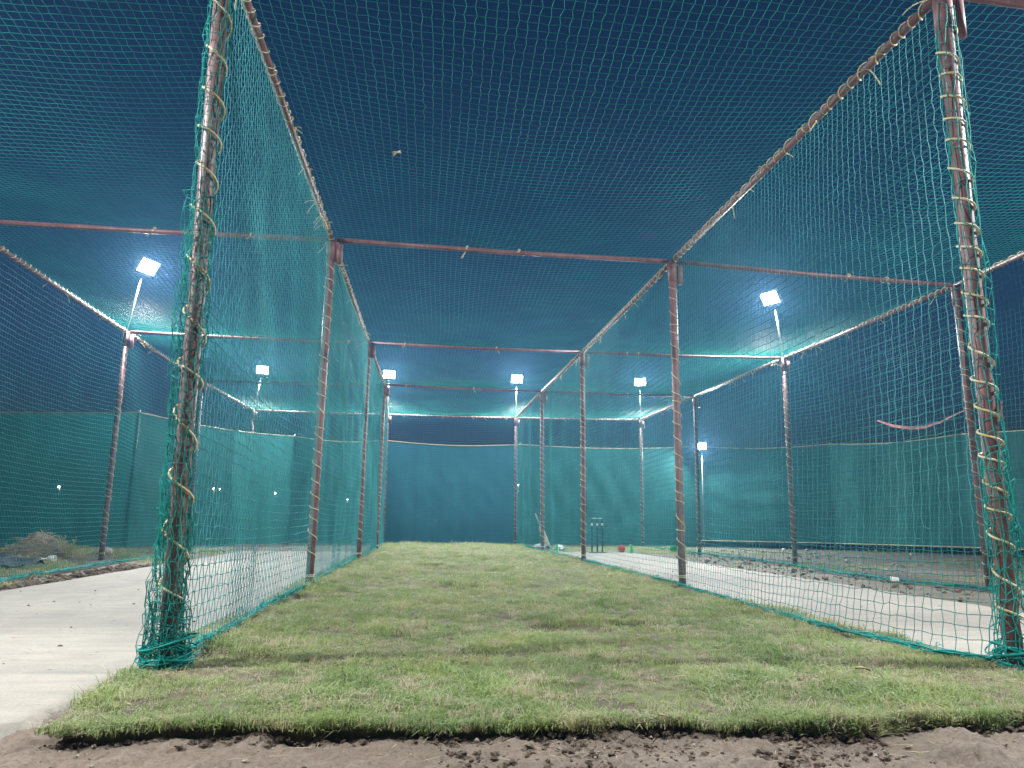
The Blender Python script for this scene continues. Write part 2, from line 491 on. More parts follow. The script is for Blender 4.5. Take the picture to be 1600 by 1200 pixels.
m2p = GN.nodes.new('GeometryNodeMeshToPoints'); iop = GN.nodes.new('GeometryNodeInstanceOnPoints')
jn = GN.nodes.new('GeometryNodeJoinGeometry')
GN.links.new(gi.outputs[0], m2p.inputs[0]); GN.links.new(m2p.outputs[0], iop.inputs['Points'])
for t in TUFTS:
    oi = GN.nodes.new('GeometryNodeObjectInfo'); oi.inputs['Object'].default_value = t; oi.inputs['As Instance'].default_value = True
    GN.links.new(oi.outputs['Geometry'], jn.inputs[0])
GN.links.new(jn.outputs[0], iop.inputs['Instance'])
iop.inputs['Pick Instance'].default_value = True
for nm, typ, sock in (('kind', 'INT', 'Instance Index'), ('rot', 'FLOAT_VECTOR', 'Rotation'), ('scl', 'FLOAT', 'Scale')):
    na = GN.nodes.new('GeometryNodeInputNamedAttribute'); na.data_type = typ; na.inputs['Name'].default_value = nm
    GN.links.new(na.outputs['Attribute'], iop.inputs[sock])
GN.links.new(iop.outputs[0], go.inputs[0])

def scatter(name, pts, scl, label, cat, seed, rx=None):
    g = np.random.default_rng(seed); n = len(pts)
    me = bpy.data.meshes.new(name); me.from_pydata(pts.tolist(), [], [])
    a = me.attributes.new('kind', 'INT', 'POINT'); a.data.foreach_set('value', g.integers(0, len(TUFTS), n).astype(np.int32))
    rot = np.stack([g.normal(0, .22, n), g.normal(0, .22, n), g.uniform(0, 6.28, n)], 1)
    if rx is not None: rot[rx > 0, 0] = rx[rx > 0]; rot[rx > 0, 2] = g.normal(0, .5, (rx > 0).sum())
    a = me.attributes.new('rot', 'FLOAT_VECTOR', 'POINT'); a.data.foreach_set('vector', rot.astype(np.float32).ravel())
    a = me.attributes.new('scl', 'FLOAT', 'POINT'); a.data.foreach_set('value', (scl*g.uniform(.7, 1.35, n)).astype(np.float32))
    me.materials.append(GRASS)
    o = bpy.data.objects.new(name, me); COL.objects.link(o)
    md = o.modifiers.new('scatter', 'NODES'); md.node_group = GN
    o['kind'] = 'stuff'; tag(o, label, cat)
    return o
pts, scl = [], []
for y0, y1, dens, sc_ in ((2.35, 4.2, 2000, 1.0), (4.2, 7, 1300, 1.15), (7, 12, 480, 1.45), (12, 20.7, 300, 1.8)):
    n = int(3.95*(y1-y0)*dens)
    x = rng.uniform(-2.05, 1.97, n); y = rng.uniform(y0, y1, n)
    a, b = turf_x(y)
    ok = (x > a-.012) & (x < b+.012) & (y > turf_front(x)-.008) & (turf_hole(x, y) < rng.uniform(.25, .8, n))
    x, y = x[ok], y[ok]
    clump = np.clip(.5+.5*sn(x, y, 81, 6)+.25*sn(x, y, 82, 16), 0, 1)
    keep = rng.uniform(0, 1, len(x)) < .45+.55*clump
    x, y, clump = x[keep], y[keep], clump[keep]
    pts.append(np.stack([x, y, turf_z(x, y)-.002], 1)); scl.append(sc_*(.62+.62*clump))
# a denser fringe hanging over the cut front edge
x = rng.uniform(-1.9, 1.95, 1500); y = turf_front(x)+rng.uniform(-.008, .03, len(x))
pts.append(np.stack([x, y, turf_z(x, y)-.006], 1)); scl.append(np.full(len(x), .95))
n0 = sum(len(p_) for p_ in pts)
x = rng.uniform(-1.84, 1.95, 3200)
x = x[sn(x, 0, 83, 7)+.7*sn(x, 0, 84, 22) > rng.uniform(-.1, 1.3, len(x))]
zf = rng.uniform(.0, 1, len(x))**.7
pts.append(np.stack([x, turf_front(x)-.004-.012*(1-zf), .004+.03*zf], 1)); scl.append(rng.uniform(.5, .9, len(x)))
rx = np.concatenate([np.zeros(n0), rng.uniform(.9, 2.3, len(x))])
scatter('lawn_grass', np.vstack(pts), np.concatenate(scl), 'short patchy green lawn grass covering the middle lane', 'grass', 5, rx)

def patch(name, x0, x1, y0, y1, n, s, label, seed, thr=-.2, z0=0.0):
    g = np.random.default_rng(seed)
    x = g.uniform(x0, x1, n); y = g.uniform(y0, y1, n)
    ok = sn(x, y, seed+1, 2.2)+.5*sn(x, y, seed+2, 6) > thr
    x, y = x[ok], y[ok]
    z = np.where(x < -4.6, .05*np.clip((-4.6-x)/1.0, 0, 1), 0)+z0-.01
    scatter(name, np.stack([x, y, z], 1), np.full(len(x), s), label, 'grass', seed)
patch('rough_grass', 2.0, 6.2, 16.15, 20.8, 5200, 1.5, 'flat green grass behind the stumps at the far end of the right lane', 90, -.7)
patch('rough_grass', -8.5, -4.55, 6.2, 16.3, 9500, 1.7, 'dark weedy grass strip along the left edge of the left lane', 95, -.15)
patch('rough_grass', 4.1, 12.0, 5.5, 19.5, 7000, 1.2, 'thin dark grass scattered over the bare earth right of the lanes', 98, .35)

# ------------------------------------------------------------------ posts, rails, crossbars
def side_of(l): return 1
for l in range(4):
    for r in range(5):
        b, t = BASE[l, r], TOP[l, r]
        post = thing('steel_post', f'maroon rope-wound post, {ROWN[r]} in the {LINEN[l]}', 'post', b, 'posts of the net frame')
        tt = t-b
        d = tt/tt[2]
        MB().tube([d*-.15, d*1.2, d*2.3, tt-[0, 0, .01]], .038, 16).build('pipe', STEEL, post)
        sl = MB()
        sl.tube([tt-[0, 0, .215], tt+[0, 0, .012]], .047, 16)
        sl.build('socket', STEEL, post)
        MB().tube([tt+[.083, 0, -.235], tt+[.083, 0, -.027]], .034, 14).build('stub', STEEL, post)
        seed = l*10+r
        if r == 0: pitch = .235 if l == 1 else .135
        else: pitch = [.135, .125, .12, .12][r-1]
        rp = MB()
        rr = .0435 if r else (.055 if l == 1 else .050)
        rp.tube(helix(d*.26, d*(tt[2]-.22), rr, pitch, seed, .25, 12, phase=1.0+seed, hand=-1), .0046 if r else .0058, 6)
        if r: rp.tube(helix(d*.12, d*.15, .041, .013, seed+50, .1, 10, hand=1), .005, 5)      # knot turns at the foot
        rp.build('lashing_rope', ROPE, post)

def tails(mb, p, n, L, seed):
    g = np.random.default_rng(seed)
    for _ in range(n):
        a = g.uniform(0, 6.28); d = np.array([math.cos(a)*.8, math.sin(a)*.5, g.uniform(-.8, .9)]); d /= np.linalg.norm(d)
        s = np.linspace(0, 1, 6)[:, None]
        l = L*g.uniform(.6, 1.3)
        mb.tube(p+d*s*l+np.array([0, 0, -.5])*l*s**2, .0038, 5)

for l in range(4):
    for r in range(4):
        a, b = TOP[l, r]+[0, 0, .02], TOP[l, r+1]+[0, 0, .02]
        o = thing('top_rail', f'{RAILN[r]} roped top rail of the {LINEN[l]}', 'rail', a, 'rails along the lanes')
        bb = b-a; mid_ = bb/2+[0, 0, -.012]
        MB().tube([bb*0, mid_, bb], .026, 12).build('pipe', STEEL, o)
        rp = MB().tube(helix(bb*.015, bb*.985, .032, .115, l*7+r, .3, 10, hand=-1), .0048, 5)
        g = np.random.default_rng(l*9+r)
        for k in range(7):
            p = bb*g.uniform(.04, .96)+[0, 0, -.03]; tails(rp, p, 2, .09, int(g.integers(1e6)))
        tails(rp, bb*.02+[0, 0, .02], 4, .16, l*31+r)
        rp.build('lashing_rope', ROPE, o)
        # netting gathered under the lashing
        gt = MB()
        s = np.linspace(0.01, .99, 240)
        for k in range(3):
            ph = g.uniform(0, 6.28, 3)
            off = np.stack([.030*np.sin(s*150+ph[0]+k), 0*s, .029*np.cos(s*150+ph[0]+k+.4*np.sin(s*60+ph[1]))], 1)
            gt.tube(bb*s[:, None]+off, .002, 4)
        gt.build('gathered_netting', NET, o)

for r in range(5):
    for l in range(3):
        a, b = TOP[l, r], TOP[l+1, r]
        o = thing('crossbar', f'maroon steel crossbar over the {LANEN[l]}, {ROWN[r]} one from the camera', 'crossbar', a+[0, 0, .022], 'crossbars over the lanes')
        bb = b-a; d = bb/np.linalg.norm(bb)
        MB().tube([d*.05, bb/2-[0, 0, .015], bb-d*.05], .025, 12).build('pipe', STEEL, o)
        g = np.random.default_rng(r*5+l)
        if r == 4:
            MB().tube(helix(d*.06, bb-d*.06, .030, .13, r*5+l, .3, 10), .0045, 5).build('lashing_rope', ROPE, o)
        for k in range(7 if r == 4 else 2):
            p = bb*g.uniform(.05, .95); rp = MB()
            rp.tube(helix(p-d*.012, p+d*.012, .028, .008, k, .1, 10), .0036, 5)
            tails(rp, p-[0, 0, .026], 2, .07, int(g.integers(1e6)))
            rp.build('tie_rope', ROPE, o)

# ------------------------------------------------------------------ netting
CELL = .058
SR = .0023
def along(l, y):
    """x of base, x of top and height of the rail at depth y on line l."""
    return (np.interp(y, BASE[l, :, 1], BASE[l, :, 0]), np.interp(y, TOP[l, :, 1], TOP[l, :, 0]), np.interp(y, TOP[l, :, 1], TOP[l, :, 2]))
def bay_t(l, y):
    ys = BASE[l, :, 1]; k = np.clip(np.searchsorted(ys, y, side='right')-1, 0, 3)
    return (y-ys[k])/(ys[k+1]-ys[k]), k
BOW = {1: ([3.3, 4.3, 5.2, 7.2, 9.5, 12.1, 14, 16, 20.4], [.03, .02, -.03, .01, -.04, -.03, .02, .0, .03]),
       2: ([3.2, 3.56, 4.26, 5.27, 6.89, 7.5, 8.8, 12.1, 14.5, 17.2, 20.4], [.0, -.15, -.24, -.2, -.11, -.06, -.05, .0, -.06, -.02, .0]),
       0: ([3.3, 7.8, 10.35, 12.4, 16, 20.4], [.5, .62, .46, .44, .2, .05]),
       3: ([3.3, 5.0, 7.5, 8.2, 9.5, 12, 16, 20.4], [-.2, -.35, -.12, -.4, -.42, -.15, -.1, 0])}
DIAMOND = [.12, .24, .07, .10]
def wall_net(l, label):
    y0, y1 = BASE[l, 0, 1], BASE[l, 4, 1]
    cell_y = CELL*(.82 if l == 1 else 1.0)
    ny_, nz_ = int((y1-y0)/cell_y), int(3.45/CELL)
    y = np.linspace(y0+.01, y1-.01, ny_)[:, None]; s = np.linspace(0, 1, nz_)[None]
    xb, xt, zt = along(l, y); t, k = bay_t(l, y)
    bow = np.interp(y, *BOW[l])
    zz = .015+(zt-.015)*s
    pull = np.sin(np.pi*np.clip(t, 0, 1))
    x = xb+(xt-xb)*s+bow*(1-s)**2.2
    bil = sn(y, zz, 100+l, 1.1)*.055+sn(y, zz*.35, 110+l, 3.2)*.028+sn(y, zz, 120+l, 9)*.006
    x = x+bil*(pull**.5)*np.sin(np.pi*np.clip(s, .02, .98))**.6
    z = zz-(.10*pull**.8)*np.sin(np.pi*s)**.8*(.4+.6*s)+sn(y, zz, 130+l, 2.4)*.012*np.sin(np.pi*s)
    i = np.arange(ny_)[:, None]; j = np.arange(nz_)[None]
    alt = ((i+j) % 2)*2-1
    yy = y+DIAMOND[l]*cell_y*alt+sn(y*1.0, zz, 140+l, 2.0)*.022*np.sin(np.pi*s)+rng.normal(0, .0035, (ny_, nz_))
    z = z+rng.normal(0, .0035, (ny_, nz_))
    yy[0] = y[0]; yy[-1] = y[-1]
    z = np.maximum(z, .012)
    o = thing('side_net', label, 'net', (0, 0, 0), 'side nets along the lanes')
    P = np.stack([x+0*yy, yy, z], -1)
    nm = MB().net(P, (1, 0, 0), SR)
    K = P[(P[..., 1] < 6.0)]
    if len(K):                                                      # knots one can see up close
        oc = np.array([[1, 0, 0], [-1, 0, 0], [0, 1, 0], [0, -1, 0], [0, 0, 1], [0, 0, -1]])*SR*2.0
        ft_ = np.array([[0, 2, 4], [2, 1, 4], [1, 3, 4], [3, 0, 4], [2, 0, 5], [1, 2, 5], [3, 1, 5], [0, 3, 5]])
        nm.add((K[:, None]+oc[None]).reshape(-1, 3), None, (np.arange(len(K))[:, None, None]*6+ft_[None]).reshape(-1, 3))
    nm.build('netting', NET, o)
    # slack netting bunched on the ground
    hm = MB(); yl = np.linspace(y0+.05, y1-.05, 420)
    xb = along(l, yl)[0]+np.interp(yl, *BOW[l])
    zb = np.where(np.abs(xb) < 2, .045, np.where(xb < -4.7, .03, .012))
    g = np.random.default_rng(150+l)
    for q in range(9):
        a, b, c = g.uniform(0, 6.28, 3); w = g.uniform(.006, .03)
        path = np.stack([xb+w*sn(yl, 0, 160+q+l*20, 16)+.02*sn(yl, 0, 170+l, 3), yl, zb+.008+.014*(1+sn(yl, 0, 180+q+l*20, 19))*.8], 1)
        hm.tube(path, g.uniform(.0022, .0042), 4)
    # loose loops
    for q in range(260):
        yy0 = g.uniform(y0, y1); L = g.uniform(.04, .14); th = np.linspace(0, np.pi, 7)
        x0 = np.interp(yy0, yl, xb)+g.normal(0, .025); z0 = np.interp(yy0, yl, zb)
        hm.tube(np.stack([x0+g.normal(0, .03)*np.sin(th), yy0+L*np.cos(th)*.5, z0+g.uniform(.02, .06)*np.sin(th)], 1), .002, 3)
    hm.build('bottom_hem', HEM, o)
    return o
side = [wall_net(0, 'teal side net hanging along the outer left edge of the left concrete lane'),
        wall_net(1, 'teal side net between the left concrete lane and the grass lane'),
        wall_net(2, 'teal side net between the grass lane and the right concrete lane'),
        wall_net(3, 'teal side net hanging along the outer right edge of the right concrete lane')]

# netting gathered round the two front posts
def gathered(l, layers, parent):
    b, t = BASE[l, 0], TOP[l, 0]; d = (t-b)/t[2]
    mb = MB()
    for q, (na, cell, r0, amp, flare, zmax, sx) in enumerate(layers):
        g = np.random.default_rng(300+l*10+q)
        nz_ = int(zmax/cell)
        z = np.linspace(.02, zmax, nz_)[:, None]; th = np.linspace(0, 2*np.pi, na+1)[None]
        rad = r0+amp*(.5+.5*sn(z*1.0, th*0, 310+l+q, 4))+amp*.8*sn(z, np.cos(th)*2+np.sin(th), 320+q+l, 9)+flare*np.exp(-z/.28)
        rad = rad+g.normal(0, amp*.35, rad.shape)
        rad = np.maximum(rad, .043)
        rad[:, -1] = rad[:, 0]
        tw = th+.5*sn(z, 0, 330+q, 3)+g.normal(0, .10, rad.shape); tw[:, -1] = tw[:, 0]+2*np.pi
        zz = z+g.normal(0, cell*.28, rad.shape); zz[:, -1] = zz[:, 0]; zz = np.maximum(zz, .02)
        cx = sx*(.35+.65*np.exp(-((z-.9)/1.2)**2))
        P = np.stack([b[0]+d[0]*zz+cx+rad*np.cos(tw), b[1]+d[1]*zz-.012+rad*np.sin(tw), zz], -1)
        mb.net(P, (0, 1, 0), .0023, 4)
    mb.build('gathered_edge', HEM, parent)['kind'] = 'stuff'
    # cords tied round the foot
    ft = MB(); g = np.random.default_rng(340+l)
    for q in range(16):
        th = np.linspace(0, 2*np.pi, 25); rr = g.uniform(.06, .11); z0 = g.uniform(.03, .13)
        ft.tube(np.stack([b[0]+rr*np.cos(th)*(1+.15*np.sin(2*th+q)), b[1]+rr*np.sin(th), z0+.03*np.sin(th+q)], 1), g.uniform(.0025, .005), 5)
    ft.build('foot_cords', HEM, parent)['kind'] = 'stuff'
gathered(1, [(15, .05, .047, .014, .03, 3.4, -.012), (13, .045, .048, .022, .035, 2.2, -.02), (14, .036, .052, .018, .045, .7, -.008), (15, .03, .055, .015, .05, .3, 0)], side[1])
gathered(2, [(9, .075, .046, .012, .03, 3.4, .004), (10, .06, .05, .02, .05, 1.0, .004)], side[2])

def roof_net(l, label):
    y0, y1 = YS[0]-.18, YS[4]+.05
    ny_, nx_ = int((y1-y0)/CELL), int((XS[l+1]-XS[l])/CELL)
    y = np.linspace(y0, y1, ny_)[:, None]; u = np.linspace(0, 1, nx_)[None]
    _, xa, za = along(l, y); _, xb, zb = along(l+1, y)
    ys_ = .5*(TOP[l, :, 1]+TOP[l+1, :, 1]); k = np.clip(np.searchsorted(ys_, y, side='right')-1, 0, 3)
    t = np.clip((y-ys_[k])/(ys_[k+1]-ys_[k]), 0, 1)
    sag = .17*(np.sin(np.pi*t)**.8)*(np.sin(np.pi*u)**.8)
    x = xa+(xb-xa)*u+.05*sn(y, u*3.6, 200+l, 1.0)*np.sin(np.pi*u)
    z = za+(zb-za)*u+.052-sag+.018*sn(x, y, 210+l, 2.6)*np.sin(np.pi*u)*np.sin(np.pi*t)
    i = np.arange(ny_)[:, None]; j = np.arange(nx_)[None]; alt = ((i+j) % 2)*2-1
    yskew = y+(TOP[l+1, 2, 1]-TOP[l, 2, 1])*(u-.5)*.3
    yy = yskew+.03*sn(x, y, 220+l, 1.6)*np.sin(np.pi*u)+rng.normal(0, .003, (ny_, nx_))
    x = x+.06*CELL*alt+rng.normal(0, .003, (ny_, nx_))
    o = thing('roof_net', label, 'net', (0, 0, 0), 'roof nets over the lanes')
    MB().net(np.stack([x, yy, z+0*yy], -1), (0, 0, 1), SR*.85).build('netting', ROOFNET, o)
for l in range(3): roof_net(l, f'teal roof net stretched over the {LANEN[l]}')

def end_net(l, label):
    a, b, ta, tb = BASE[l, 4], BASE[l+1, 4], TOP[l, 4], TOP[l+1, 4]
    nx_, nz_ = int((b[0]-a[0])/CELL), int(3.45/CELL)
    u = np.linspace(0, 1, nx_)[:, None]; s = np.linspace(0, 1, nz_)[None]
    P = (a*(1-u)[..., None]+b*u[..., None])*(1-s)[..., None]+(ta*(1-u)[..., None]+tb*u[..., None])*s[..., None]
    P[..., 2] = np.maximum(P[..., 2]-.07*np.sin(np.pi*u)*np.sin(np.pi*s)+rng.normal(0, .003, P.shape[:2]), .03)
    P[..., 1] += .04+.05*sn(P[..., 0], P[..., 2], 230+l, 1.6)*np.sin(np.pi*s)
    P[..., 0] += rng.normal(0, .003, P.shape[:2])
    o = thing('end_net', label, 'net', (0, 0, 0), 'end nets behind the lanes')
    MB().net(P, (0, 1, 0), SR*.7).build('netting', NET, o)
for l in range(3): end_net(l, f'teal end net closing the far end of the {LANEN[l]}')

# ------------------------------------------------------------------ shade cloth fence
PLAN = [(-15.0, 16.1, 2.95), (-6.98, 16.75, 2.9), (-4.3, 20.4, 2.85), (-1.95, 20.95, 2.86), (1.95, 21.12, 2.85), (7.32, 21.2, 2.93),
        (10.4, 19.3, 2.88), (12.3, 16.6, 2.9), (14.2, 11.5, 2.95)]
FN = ['dull green shade cloth behind the earth heap at the far left', 'green shade cloth slanting back behind the left lane, left of its corner post',
      'green shade cloth behind the far left corner of the left lane', 'blue-green shade cloth closing the view behind the grass lane',
      'green shade cloth behind the stumps, brightly lit beside the low floodlight', 'dark green shade cloth just right of the low floodlight',
      'dark green shade cloth with lower rope seen through the right side net', 'green shade cloth at the far right edge behind the front post']
for k in range(len(PLAN)-1):
    A, B = np.array(PLAN[k]), np.array(PLAN[k+1])
    o = thing('shade_cloth_fence', FN[k], 'fence', (A[0], A[1], 0), 'shade cloth round the nets')
    L = np.linalg.norm((B-A)[:2]); d = (B-A)[:2]/L; nrm = np.array([d[1], -d[0]])
    n = int(L/.08)
    u = np.linspace(0, 1, n)[:, None]; s = np.linspace(0, 1, 30)[None]
    sagv = .09 if L < 6 else .14
    topz = A[2]+(B[2]-A[2])*u-sagv*np.sin(np.pi*u)
    botz = .03 if k < 5 else .17
    dist = u*L
    rip = .035*sn(dist, s*.9, 400+k, 3.2)+.02*sn(dist, s*2.5, 410+k, 9)+.05*sn(dist*.4, s*2, 420+k, 1.6)
    if k == 3: rip = rip*.3
    rip = rip*(.35+.65*np.sin(np.pi*np.clip(s, 0, 1)))*np.sin(np.pi*np.clip(u, .0, 1.0))**.3
    X = d[0]*dist+nrm[0]*rip; Yc = d[1]*dist+nrm[1]*rip
    Zc = botz+(topz-botz)*s+.0*X
    MB().grid(np.stack([X, Yc, Zc], -1)).build('cloth', CLOTH_B if k in (3,) else CLOTH, o)
    rp = MB().tube(np.stack([X[:, -1], Yc[:, -1], Zc[:, -1]], 1), .013, 6)
    if k >= 5: MB().tube(np.stack([X[:, 0], Yc[:, 0], Zc[:, 0]], 1), .014, 6).build('lower_rope', ROPE, o)
    rp.build('edge_rope', ROPE, o)
    sgn = np.sign(np.dot(nrm, A[:2]-np.array([0, 8.0])))
    px, py = nrm*.06*sgn
    MB().tube([(px, py, -.1), (px, py, A[2]+.06)], .028, 10).build('support_pole', GALV, o)

# ------------------------------------------------------------------ floodlights
def aim_frame(direction):
    f = np.asarray(direction, float); f /= np.linalg.norm(f)
    rgt = np.cross(f, [0, 0, 1.0]); rgt /= np.linalg.norm(rgt); up = np.cross(rgt, f)
    return rgt, up, f
def floodlight(p, foot, aim, label, w=.34, h=.25, power=1.0):
    """Lamp head at p on a thin pole standing at foot, shining along aim."""
    p = np.asarray(p, float); foot = np.asarray(foot, float)
    o = thing('floodlight', label, 'floodlight', foot, 'white floodlights on thin poles')
    q = p-foot
    rgt, up, f = aim_frame(aim)
    M = np.stack([rgt, f, up], 1)                     # local x right, y forward, z up
    back = q-f*.05-up*(h*.5+.03)
    MB().tube([[0, 0, .0], [back[0], back[1], back[2]-.07]], .014, 10).build('pole', GALV, o)
    hb = MB()
    hb.box(q-f*.035, (w, .05, h), M)
    for s in (-1, 1): hb.box(q-f*.004+rgt*s*(w/2-.008), (.016, .012, h), M); hb.box(q-f*.004+up*s*(h/2-.008), (w-.032, .012, .016), M)
    for k in range(7): hb.box(q-f*.075+rgt*(k-3)*w/8, (.006, .03, h*.8), M)
    hb.build('housing', HOUSING, o, smooth=False)
    br = MB()
    for s in (-1, 1): br.box(q-f*.03+rgt*s*(w/2+.012)-up*h*.25, (.006, .03, h*.55), M)
    br.box(q-f*.03-up*(h*.5+.03), (w+.03, .03, .006), M)
    br.build('bracket', GALV, o, smooth=False)
    MB().box(q-f*.0075, (w-.03, .003, h-.03), M).build('led_panel', LED, o, smooth=False)
    ld = bpy.data.lights.new('flood_beam', 'AREA'); ld.shape = 'RECTANGLE'; ld.size = w-.03; ld.size_y = h-.03
    ld.energy = LAMP_W*power; ld.color = (.94, .975, 1.0)
    lo = bpy.data.objects.new('flood_beam', ld); COL.objects.link(lo); lo.parent = o
    mm = Matrix.Identity(4)
    for i in range(3): mm[i][0], mm[i][1], mm[i][2], mm[i][3] = rgt[i], up[i], -f[i], (q+f*.012)[i]
    lo.matrix_local = mm
    return o
ph = .045
floodlight(unp(232, 417, y=11.62), TOP[0, 2]+[0, 0, ph], (.75, -.42, -.62), 'floodlight above the outer left rail, large one left of the front post')
floodlight(unp(410, 578, y=20.3), TOP[0, 4]+[0, 0, ph], (.3, -1, -.62), 'floodlight above the far left corner of the left lane')
floodlight(unp(608, 585, y=20.3), TOP[1, 4]+[0, 0, ph], (.05, -1, -.55), 'floodlight above the far left corner of the grass lane')
floodlight(unp(808, 592, y=20.4), TOP[2, 4]+[0, 0, ph], (.0, -1, -.55), 'floodlight above the far right corner of the grass lane')
floodlight(unp(1000, 597, y=20.3), TOP[3, 4]+[0, 0, ph], (-.25, -1, -.6), 'floodlight above the far right corner of the right lane')
floodlight(unp(1203, 466, y=11.78), TOP[3, 2]+[0, 0, ph], (-.75, -.42, -.62), 'floodlight above the outer right rail, right of the second post')
floodlight(np.array([7.30, 20.85, 2.9]), (7.36, 21.06, 0.0), (-.45, -1, -.4), 'low floodlight on a pole at the corner of the shade cloth fence', .30, .22, .9)
# the same lamps stand on the front corner posts, beside the camera
floodlight((-5.40, 2.80, 4.62), TOP[0, 0]+[0, 0, ph], (.45, .12, -1), 'floodlight on the front post of the outer left line, beside the camera', power=1.35)
floodlight((5.24, 2.80, 4.62), TOP[3, 0]+[0, 0, ph], (-.45, .12, -1), 'floodlight on the front post of the outer right line, beside the camera', power=1.35)

# far lamps glimmering through the cloth
FL = [(92, 760, 52, 'far lamp glimmering through the cloth at the far left'), (334, 763, 50, 'left one of two close far lamps behind the left lane'),
      (344, 764, 50.6, 'right one of two close far lamps behind the left lane'), (430, 770, 54, 'far lamp glimmering just left of the second post'),
      (543, 780, 56, 'lowest far lamp, glimmering beside the third post'), (810, 757, 48, 'far lamp glimmering beside the far right post of the grass lane')]
for u, v, yy, lab in FL:
    p = unp(u, v, y=yy)
    o = thing('yard_lamp', lab, 'lamp', (p[0], p[1], -.02), 'far lamps beyond the fence')
    MB().tube([(0, .12, 0), (0, .12, p[2]+.1)], .05, 8).build('pole', GALV, o)
    MB().box((0, .06, p[2]+.12), (.34, .3, .06)).build('lamp_hood', HOUSING, o, smooth=False)
    a = np.linspace(0, np.pi, 7)
    MB().lathe(np.stack([.065*np.sin(a)+1e-4, p[2]-.05*np.cos(a)], 1), (0, 0, 0), 12).build('bulb', FARLED, o)

# ------------------------------------------------------------------ things on the lanes
# wicket
wx, wy = 2.95, 15.85
wk = thing('wicket', 'dark navy stumps standing at the far end of the right concrete lane', 'stumps', (wx, wy, .0))
for k in (-1, 0, 1):
    st = MB().lathe([(.0001, 0), (.016, 0), (.018, .04), (.0185, .55), (.017, .69), (.014, .71), (.006, .70), (.0001, .70)], (k*.115, 0, .03), 12).build('stump', NAVY, wk)
    MB().lathe([(.0195, .56), (.0197, .57), (.0197, .60), (.0195, .61)], (k*.115, 0, .03), 12).build('white_band', WHITE, st)
MB().box((0, 0, .016), (.36, .12, .025)).build('base', NAVY, wk, smooth=False)
for s in (-1, 1):
    MB().tube([(s*.0575-.055, 0, .742), (s*.0575-.03, 0, .744), (s*.0575+.03, 0, .744), (s*.0575+.055, 0, .742)], [.004, .008, .008, .004], 8).build('bail', WHITE, wk)

def cone(p, hgt, mat, label, lying=None):
    o = thing('marker_cone', label, 'cone', p, 'marker cones at the far end')
    M = None; off = np.array([0, 0, 0.0])
    if lying is not None:
        f = np.array([math.cos(lying), math.sin(lying), 0.22]); f /= np.linalg.norm(f)
        rgt, up, _ = aim_frame(f); M = np.stack([rgt, up, f], 1); off = np.array([0, 0, hgt*.36])
    b = hgt*.33
    MB().lathe([(b*.95, .012), (b*.8, .02), (.022, hgt*.95), (.014, hgt), (.008, hgt), (.010, hgt*.9)], off, 18, M).build('body', mat, o)
    MB().lathe([(.001, .001), (b*1.25, 0), (b*1.28, .006), (b*1.2, .012), (b*.9, .014)], off, 18, M).build('foot_ring', mat, o)
cone((2.10, 16.0, .012), .17, GREENP, 'upright green marker cone beside the bat at the far end')
cone((3.72, 15.95, .012), .18, GREENP, 'upright green marker cone right of the stumps, beside the red one')
cone((3.62, 16.35, .012), .2, REDP, 'orange-red marker cone lying on its side right of the stumps', R(80))
cone((5.0, 16.9, .0), .2, GREENP, 'green marker cone lying on its side on the far right grass', R(70))

# bat leaning on the net with a pair of pads at its foot
foot = np.array([2.10, 17.0, .05])
bt = thing('cricket_bat', 'pale cricket bat leaning against the net at the far right of the grass lane', 'bat', foot)
d = np.array([-.33, .02, .80]); d /= np.linalg.norm(d)
e1 = np.cross(d, [0, 1, 0]); e1 /= np.linalg.norm(e1); e2 = np.cross(d, e1); M = np.stack([e1, e2, d], 1)
ss = np.array([0, .05, .3, .5, .54, .56]); ww = np.array([.04, .052, .054, .054, .03, .018]); th_ = np.array([.012, .022, .030, .022, .018, .016])
ring = np.array([(-1, -.2), (-.5, -.45), (.5, -.45), (1, -.2), (1, .1), (0, 1), (-1, .1)])
V_ = np.array([[r_[0]*w_, r_[1]*t_, s_] for s_, w_, t_ in zip(ss, ww, th_) for r_ in ring])@M.T
n_ = len(ring); q_ = [[i*n_+j, i*n_+(j+1) % n_, (i+1)*n_+(j+1) % n_, (i+1)*n_+j] for i in range(len(ss)-1) for j in range(n_)]
MB().add(V_, q_, [[0, j+1, j] for j in range(1, n_-1)]).build('blade', WILLOW, bt)
MB().tube([d*.54, d*.7, d*.86], .0165, 10).build('handle', GRIP, bt)
def pad(p, rz, label):
    o = thing('batting_pad', label, 'pad', p, 'pads at the foot of the bat', rz)
    u = np.linspace(-1, 1, 9)[:, None]; v = np.linspace(0, 1, 12)[None]
    w = .09+.03*np.sin(np.pi*v)
    for name, off, mt in (('shell', 0, GRIP), ('lining', -.012, NAVY)):
        P = np.stack([u*w, v*.48+0*u, .10-.075*u**2+off+.01*np.cos(u*12)+.03*np.sin(np.pi*v)], -1)
        MB().grid(P).build(name, mt, o)
    for k in range(3):
        MB().box((0, .1+.13*k, .02), (.2, .03, .02)).build('strap', NAVY, o, smooth=False)
pad((2.02, 16.75, .03), R(25), 'left one of two pale pads lying at the foot of the bat')
pad((2.24, 16.72, .015), R(-20), 'right one of two pale pads lying at the foot of the bat')

